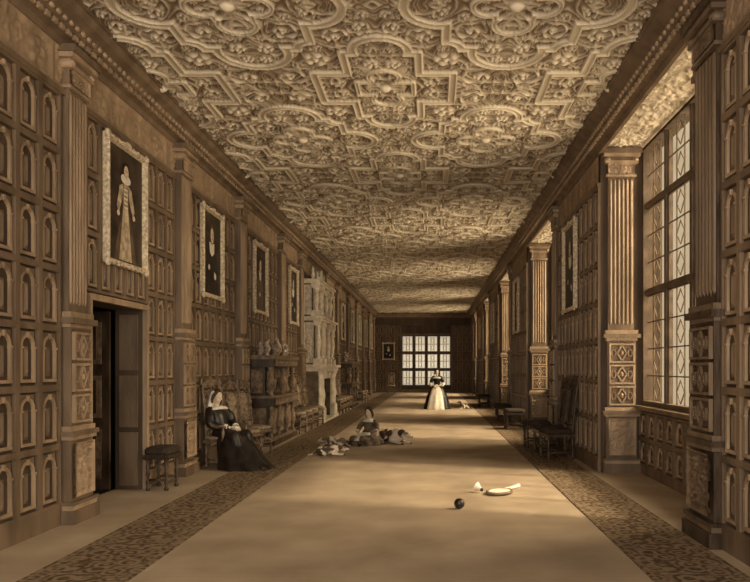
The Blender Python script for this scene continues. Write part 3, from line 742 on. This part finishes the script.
def seated_lady():
    E=empty('seated_lady')
    S=MB();Hr=MB();Wt=MB();Dk=MB();G=MB();L=MB(); ring=ring2
    G.loft([ring(.06,.56,.15,.19),ring(.02,.70,.115,.14,.1),ring(-.02,.80,.12,.15,.15),ring(-.055,.90,.13,.175,.2),ring(-.09,.99,.11,.18,.25),ring(-.105,1.035,.06,.10,.25)])
    for sy in (-1,1):
        G.cap([(-.09,sy*.165,.98),(-.02,sy*.235,.87),(.02,sy*.26,.76)],[.075,.085,.075]); 
        G.cap([(.02,sy*.26,.76),(.14,sy*.19,.715),(.25,sy*.11,.70)],[.07,.06,.045])
        G.cap([(.05,sy*.1,.56),(.46,sy*.14,.55)],[.13,.11]); G.cap([(.46,sy*.14,.55),(.64,sy*.13,.12)],[.11,.09])
    G.loft([ring(.28,.58,.28,.22,-.05),ring(.32,.48,.32,.27,-.1,pl=.03),ring(.40,.34,.37,.32,-.08,pl=.05,ph=.3),ring(.50,.17,.42,.36,-.03,pl=.07,ph=.5),ring(.57,.06,.47,.41,0,pl=.08,ph=.6),ring(.60,.012,.50,.43,0,pl=.09,ph=.6)])
    g=G.obj('gown',[CLOTHB],E); remesh(g,.015,2)
    S.cap([(-.10,0,1.02),(-.10,0,1.12)],[.05,.046]); S.ell((-.075,0,1.015),(.08,.12,.04))
    head(S,Hr,Wt,Dk,(-.085,0,1.215),-.15,.22)
    for sy in (-1,1): S.cap([(.2,sy*.14,.705),(.3,sy*.07,.695)],[.034,.026])
    hand(S,(.3,.07,.695),(.9,-.45,-.1),(0,0,1),-1,.5); hand(S,(.3,-.07,.705),(.9,.35,-.05),(0,0,1),1,.5)
    sk=S.obj('skin',[SKIN],E); remesh(sk,.0065,2)
    h=Hr.obj('hair',[HAIR],E); remesh(h,.01,2)
    Wt.obj('eyes',[CLOTHW],E); Dk.obj('pupils',[BALLM],E)
    L.loft([ring(-.09,1.045,.075,.085,.25,pl=.03),ring(-.08,1.025,.12,.155,.25,pl=.03),ring(-.07,.985,.145,.205,.25,pl=.04),ring(-.07,.975,.14,.2,.25,pl=.04)])
    for sy in (-1,1): L.tube([(.2,sy*.14,.705),(.23,sy*.12,.702),(.265,sy*.10,.70)],[.052,.06,.05],12)
    R=[]
    for k,(cx,cz,rx,ry) in enumerate(((-.10,1.335,.04,.05),(-.115,1.30,.085,.088),(-.15,1.22,.07,.10),(-.17,1.12,.055,.115),(-.18,1.0,.04,.14),(-.19,.9,.03,.15))):
        R.append([(cx+rx*math.cos(t),ry*math.sin(t),cz) for t in np.linspace(0,2*pi,24,endpoint=False)])
    L.loft(R)
    L.loft([[(.36+.07*k*math.cos(t)*(1+.2*math.cos(5*t)),.0+.06*k*math.sin(t),z) for t in np.linspace(0,2*pi,20,endpoint=False)] for z,k in ((.715,.9),(.70,1.0),(.66,1.1),(.655,.9))])
    L.obj('linen_veil_collar_cuffs',[CLOTHW],E)
    B=MB()
    for sy in (-1,1): B.cap([(.99,sy*.09,.045),(1.08,sy*.09,.042)],[.032,.026])
    B.obj('shoes',[BALLM],E)
    E.matrix_world=T(-3.44,11.40,0,-.5)@Matrix.Scale(.93,4)
seated_lady()

def seated_child():
    E=empty('seated_child'); S=MB();Hr=MB();Wt=MB();Dk=MB();G=MB();L=MB(); ring=ring2
    G.loft([ring(.10,.0,.40,.36,0,pl=.07),ring(.09,.05,.38,.34,0,pl=.06),ring(.06,.13,.28,.25,0,pl=.05),ring(.01,.22,.15,.16,0,pl=.02),ring(-.01,.30,.095,.115),ring(-.01,.40,.10,.13),ring(.0,.46,.09,.135),ring(.0,.495,.05,.07)])
    G.cap([(.05,.09,.10),(.38,.12,.13)],[.1,.075]); G.cap([(.05,-.09,.10),(.36,-.14,.12)],[.1,.075])
    G.cap([(0,.12,.45),(.05,.22,.37),(.10,.27,.30)],[.05,.055,.045]); G.cap([(0,-.12,.45),(.04,-.20,.36),(.12,-.2,.27)],[.05,.055,.045])
    g=G.obj('frock',[FROCK],E); remesh(g,.013,2)
    S.cap([(0,0,.48),(.0,0,.55)],[.035,.033])
    head(S,Hr,Wt,Dk,(.01,0,.63),.1,.2,.86)
    S.cap([(.10,.27,.30),(.19,.33,.27)],[.03,.022]); S.cap([(.12,-.2,.27),(.22,-.12,.22)],[.03,.022])
    hand(S,(.19,.33,.27),(.7,.6,-.3),(0,0,1),-1,.6,.75); hand(S,(.22,-.12,.22),(.9,.4,-.2),(0,0,1),1,.6,.75)
    sk=S.obj('skin',[SKIN],E); remesh(sk,.0065,2); h=Hr.obj('hair',[HAIR],E); remesh(h,.01,2)
    Wt.obj('eyes',[CLOTHW],E); Dk.obj('pupils',[BALLM],E)
    L.loft([ring(.0,.51,.05,.06,0,pl=.03),ring(.0,.49,.085,.12,0,pl=.03),ring(.0,.455,.11,.165,0,pl=.04),ring(.0,.445,.105,.155,0,pl=.04)])
    for sy,a in ((1,(.10,.265,.305)),(-1,(.12,-.2,.275))): L.ell(a,(.045,.045,.035))
    L.loft([ring(.075,.245,.10,.10,0,n=20),ring(.12,.19,.16,.14,0,n=20),ring(.17,.125,.235,.19,0,n=20,pl=.04),ring(.19,.10,.24,.2,0,n=20,pl=.04)])
    L.obj('collar_cuffs_apron',[CLOTHW],E)
    B=MB()
    for sy in (-1,1): B.cap([(.5,sy*.13,.04),(.53,sy*.14,.085)],[.036,.028]); B.cap([(.40,sy*.13,.10),(.5,sy*.13,.05)],[.035,.03])
    B.obj('shoes',[BALLM],E)
    E.matrix_world=T(-1.32,14.75,0,-pi/2-.55)@Matrix.Scale(1.05,4)
seated_child()

def standing_lady(x,y,rz,s):
    E=empty('standing_lady'); S=MB();Hr=MB();Wt=MB();Dk=MB();G=MB();F=MB()
    def ring(z,rx,ry,pl=0,n=40,cx=0):
        return [(cx+rx*(1+pl*math.cos(12*t))*math.cos(t),ry*(1+pl*math.cos(12*t))*math.sin(t),z) for t in np.linspace(0,2*pi,n,endpoint=False)]
    prof=[(.003,.52,.56,.05),(.25,.45,.50,.05),(.55,.36,.42,.04),(.85,.22,.28,.03),(.98,.125,.15,0),(1.03,.10,.12,0),(1.12,.105,.125,0),(1.25,.12,.155,0),(1.33,.10,.165,0),(1.38,.06,.09,0)]
    G.loft([ring(z,a,b,p) for z,a,b,p in prof])
    for sy in (-1,1):
        G.cap([(0,sy*.16,1.32),(.0,sy*.23,1.2),(.03,sy*.26,1.08)],[.07,.085,.06])
    g=G.obj('overgown',[CLOTHB],E); remesh(g,.018,1)
    vs=[];fs=[];n=11; pr=prof[:6]
    for z,a,b,p in pr:
        sp=.72 if z<.9 else .4
        for i in range(n):
            t=-sp+2*sp*i/(n-1); k=1.035+p*math.cos(12*t)
            vs.append((a*k*math.cos(t)+.012,b*k*math.sin(t),z+.002))
    for j in range(len(pr)-1):
        for i in range(n-1): fs.append((j*n+i,j*n+i+1,(j+1)*n+i+1,(j+1)*n+i))
    F.add(vs,fs,0,True)
    F.loft([ring(1.36,.075,.1,0),ring(1.33,.12,.19,.03),ring(1.28,.135,.2,.03)])
    for sy in (-1,1): F.cap([(.03,sy*.26,1.07),(.09,sy*.24,1.0)],[.07,.06])
    F.obj('petticoat_and_collar',[CLOTHW],E)
    S.cap([(0,0,1.34),(0,0,1.46)],[.05,.045])
    for sy in (-1,1): S.cap([(.03,sy*.26,1.06),(.17,sy*.12,.98)],[.035,.025])
    hand(S,(.17,.12,.98),(.5,-.8,-.1),(0,0,1),-1,.5); hand(S,(.17,-.12,.98),(.5,.8,-.1),(0,0,1),1,.5)
    head(S,Hr,Wt,Dk,(.01,0,1.54),0,0)
    k=S.obj('skin',[SKIN],E); remesh(k,.008,1); h=Hr.obj('hair',[HAIR],E); remesh(h,.012,1)
    Wt.obj('eyes',[CLOTHW],E); Dk.obj('pupils',[BALLM],E)
    E.matrix_world=T(x,y,0,rz)@Matrix.Scale(s,4)
standing_lady(.2,27.3,-pi/2-.15,.93)

def dog(name,M,fur,pose='sphinx'):
    E=empty(name); D=MB()
    hd=(.52,0,.55) if pose=='sphinx' else (.60,0,.24)
    D.ell((.22,0,.21),(.19,.135,.18)); D.ell((.0,0,.19),(.22,.125,.14)); D.ell((-.26,0,.18),(.19,.145,.165))
    D.cap([(.28,0,.26),(.38,0,.36),(hd[0]-.06,0,hd[2]-.03)] if pose=='sphinx' else [(.28,0,.24),(.42,0,.27),(hd[0]-.06,0,hd[2])],[.12,.095,.07])
    D.ell(hd,(.095,.078,.078)); D.ell((hd[0]+.03,0,hd[2]+.02),(.06,.05,.05))
    D.cap([(hd[0]+.05,0,hd[2]-.015),(hd[0]+.17,0,hd[2]-.045)],[.052,.034]); D.ell((hd[0]+.12,0,hd[2]-.065),(.06,.026,.018))
    for sy in (-1,1):
        D.cap([(.24,sy*.09,.22),(.14,sy*.14,.08),(.36,sy*.12,.045),(.54,sy*.11,.035)],[.08,.05,.036,.034]); D.ell((.58,sy*.11,.03),(.05,.035,.028))
        for k in (-1,0,1): D.cap([(.58,sy*.11+k*.02,.026),(.625,sy*.11+k*.022,.018)],[.016,.013],seg=6)
        D.cap([(-.26,sy*.1,.2),(-.06,sy*.17,.17),(-.30,sy*.20,.055),(-.10,sy*.21,.03)],[.11,.075,.038,.032]); D.ell((-.07,sy*.21,.027),(.05,.034,.026))
        D.cap([(hd[0]-.03,sy*.07,hd[2]+.05),(hd[0]-.03,sy*.105,hd[2]-.02),(hd[0]-.01,sy*.105,hd[2]-.09)],[.02,.028,.022],seg=8)
    D.cap([(-.42,0,.16),(-.55,.06,.06),(-.68,.16,.04),(-.75,.28,.045)],[.045,.032,.028,.015])
    b=D.obj('body',[fur],E); remesh(b,.013,2)
    N=MB(); N.ell((hd[0]+.205,0,hd[2]-.035),(.016,.02,.016)); 
    for sy in (-1,1): N.ell((hd[0]+.07,sy*.045,hd[2]+.03),(.012,.011,.012))
    N.obj('nose_and_eyes',[BALLM],E); E.matrix_world=M
dog('hound',T(-.86,15.0,0,-.85)@Matrix.Scale(.85,4),FUR1,'low')
dog('spaniel',T(-1.98,14.4,0,2.9)@Matrix.Scale(.5,4),FUR2,'low')
dog('small_dog',T(-1.90,12.8,0,.3)@Matrix.Scale(.5,4),FUR1,'low')
dog('small_dog',T(1.3,27.5,0,-2.6)@Matrix.Scale(.5,4),FUR1)

# ---------------------------------------------------------------- toys
mb=MB(); mb.ell((0,0,.062),.06,0,seg=24,rings=16)
mb.tube([(.0605*math.cos(t),.0605*math.sin(t),.062) for t in np.linspace(0,2*pi,32,endpoint=False)],.002,5,0,closed=True)
o=mb.obj('ball',[BALLM]); o.location=(.31,7.95,0)
mb=MB(); oval=[(.17+.15*math.cos(t),.11*math.sin(t),.022) for t in np.linspace(0,2*pi,32,endpoint=False)]
mb.tube(oval,.014,8,0,closed=True)
mb.add([(x,y,.022+q) for q in (.007,-.007) for x,y,z in oval],[tuple(range(32)),tuple(range(63,31,-1))],1)
mb.tube([(.03,0,.022),(-.02,0,.022),(-.22,0,.02),(-.26,0,.02)],[.02,.015,.018,.02],8,1)
o=mb.obj('battledore',[DARK2,VELL]); o.location=(.98,9.1,.0); o.rotation_euler=(0,0,pi+1.0); o.scale=(1.3,)*3
mb=MB(); mb.ell((0,0,.025),(.02,.02,.018),0)
for i in range(10):
    t=2*pi*i/10; c,s=math.cos(t),math.sin(t)
    mb.add([(.012*c,.012*s,.03),(.012*c-.006*s,.012*s+.006*c,.03),(.05*c-.016*s,.05*s+.016*c,.10),(.05*c+.016*s,.05*s-.016*c,.10)],[(0,1,2,3)],1)
o=mb.obj('shuttlecock',[BALLM,VELL]); o.location=(.66,8.95,.03); o.rotation_euler=(0,1.15,2.6); o.scale=(1.2,)*3

# ---------------------------------------------------------------- light
w=bpy.data.worlds.new('sky'); bpy.context.scene.world=w; w.use_nodes=True
bg=w.node_tree.nodes['Background']; bg.inputs[0].default_value=(1.0,.89,.73,1); bg.inputs[1].default_value=.52
def sun(name,d,st,ang,col):
    l=bpy.data.lights.new(name,'SUN'); l.energy=st; l.angle=ang; l.color=col
    o=bpy.data.objects.new(name,l); o.rotation_euler=Vector(d).to_track_quat('-Z','Y').to_euler(); o.location=(15,0,15); bpy.context.collection.objects.link(o)
LC=(1,.9,.76)
sun('sun',(-1,.32,-.95),4.0,.09,LC)
sun('hazy_sky_light',(-1,.15,-.75),10.5,1.1,LC)
sun('upward_ceiling_fill',(-1,.35,.55),6,1.0,LC)  # added upward fill through the windows, rakes and brightens the ceiling relief
l=bpy.data.lights.new('rear_fill','AREA'); l.shape='RECTANGLE'; l.size=6; l.size_y=4.6; l.energy=360; l.color=LC  # unseen fill lamp added behind the camera to brighten ceiling and near walls
o=bpy.data.objects.new('rear_fill',l); o.location=(-.6,-1.8,2.6); o.rotation_euler=(pi/2,0,0); bpy.context.collection.objects.link(o)

sc=bpy.context.scene
sc.view_settings.view_transform='Standard'; sc.view_settings.look='None'; sc.view_settings.exposure=.52; sc.view_settings.gamma=1.0
cd=bpy.data.cameras.new('camera'); cam=bpy.data.objects.new('camera',cd); bpy.context.collection.objects.link(cam)
cd.sensor_width=36; cd.lens=33.6; cd.shift_x=-57/750; cd.shift_y=77/750; cd.clip_end=200
cam.location=(0,0,1.6); cam.rotation_euler=(pi/2,0,0); sc.camera=cam
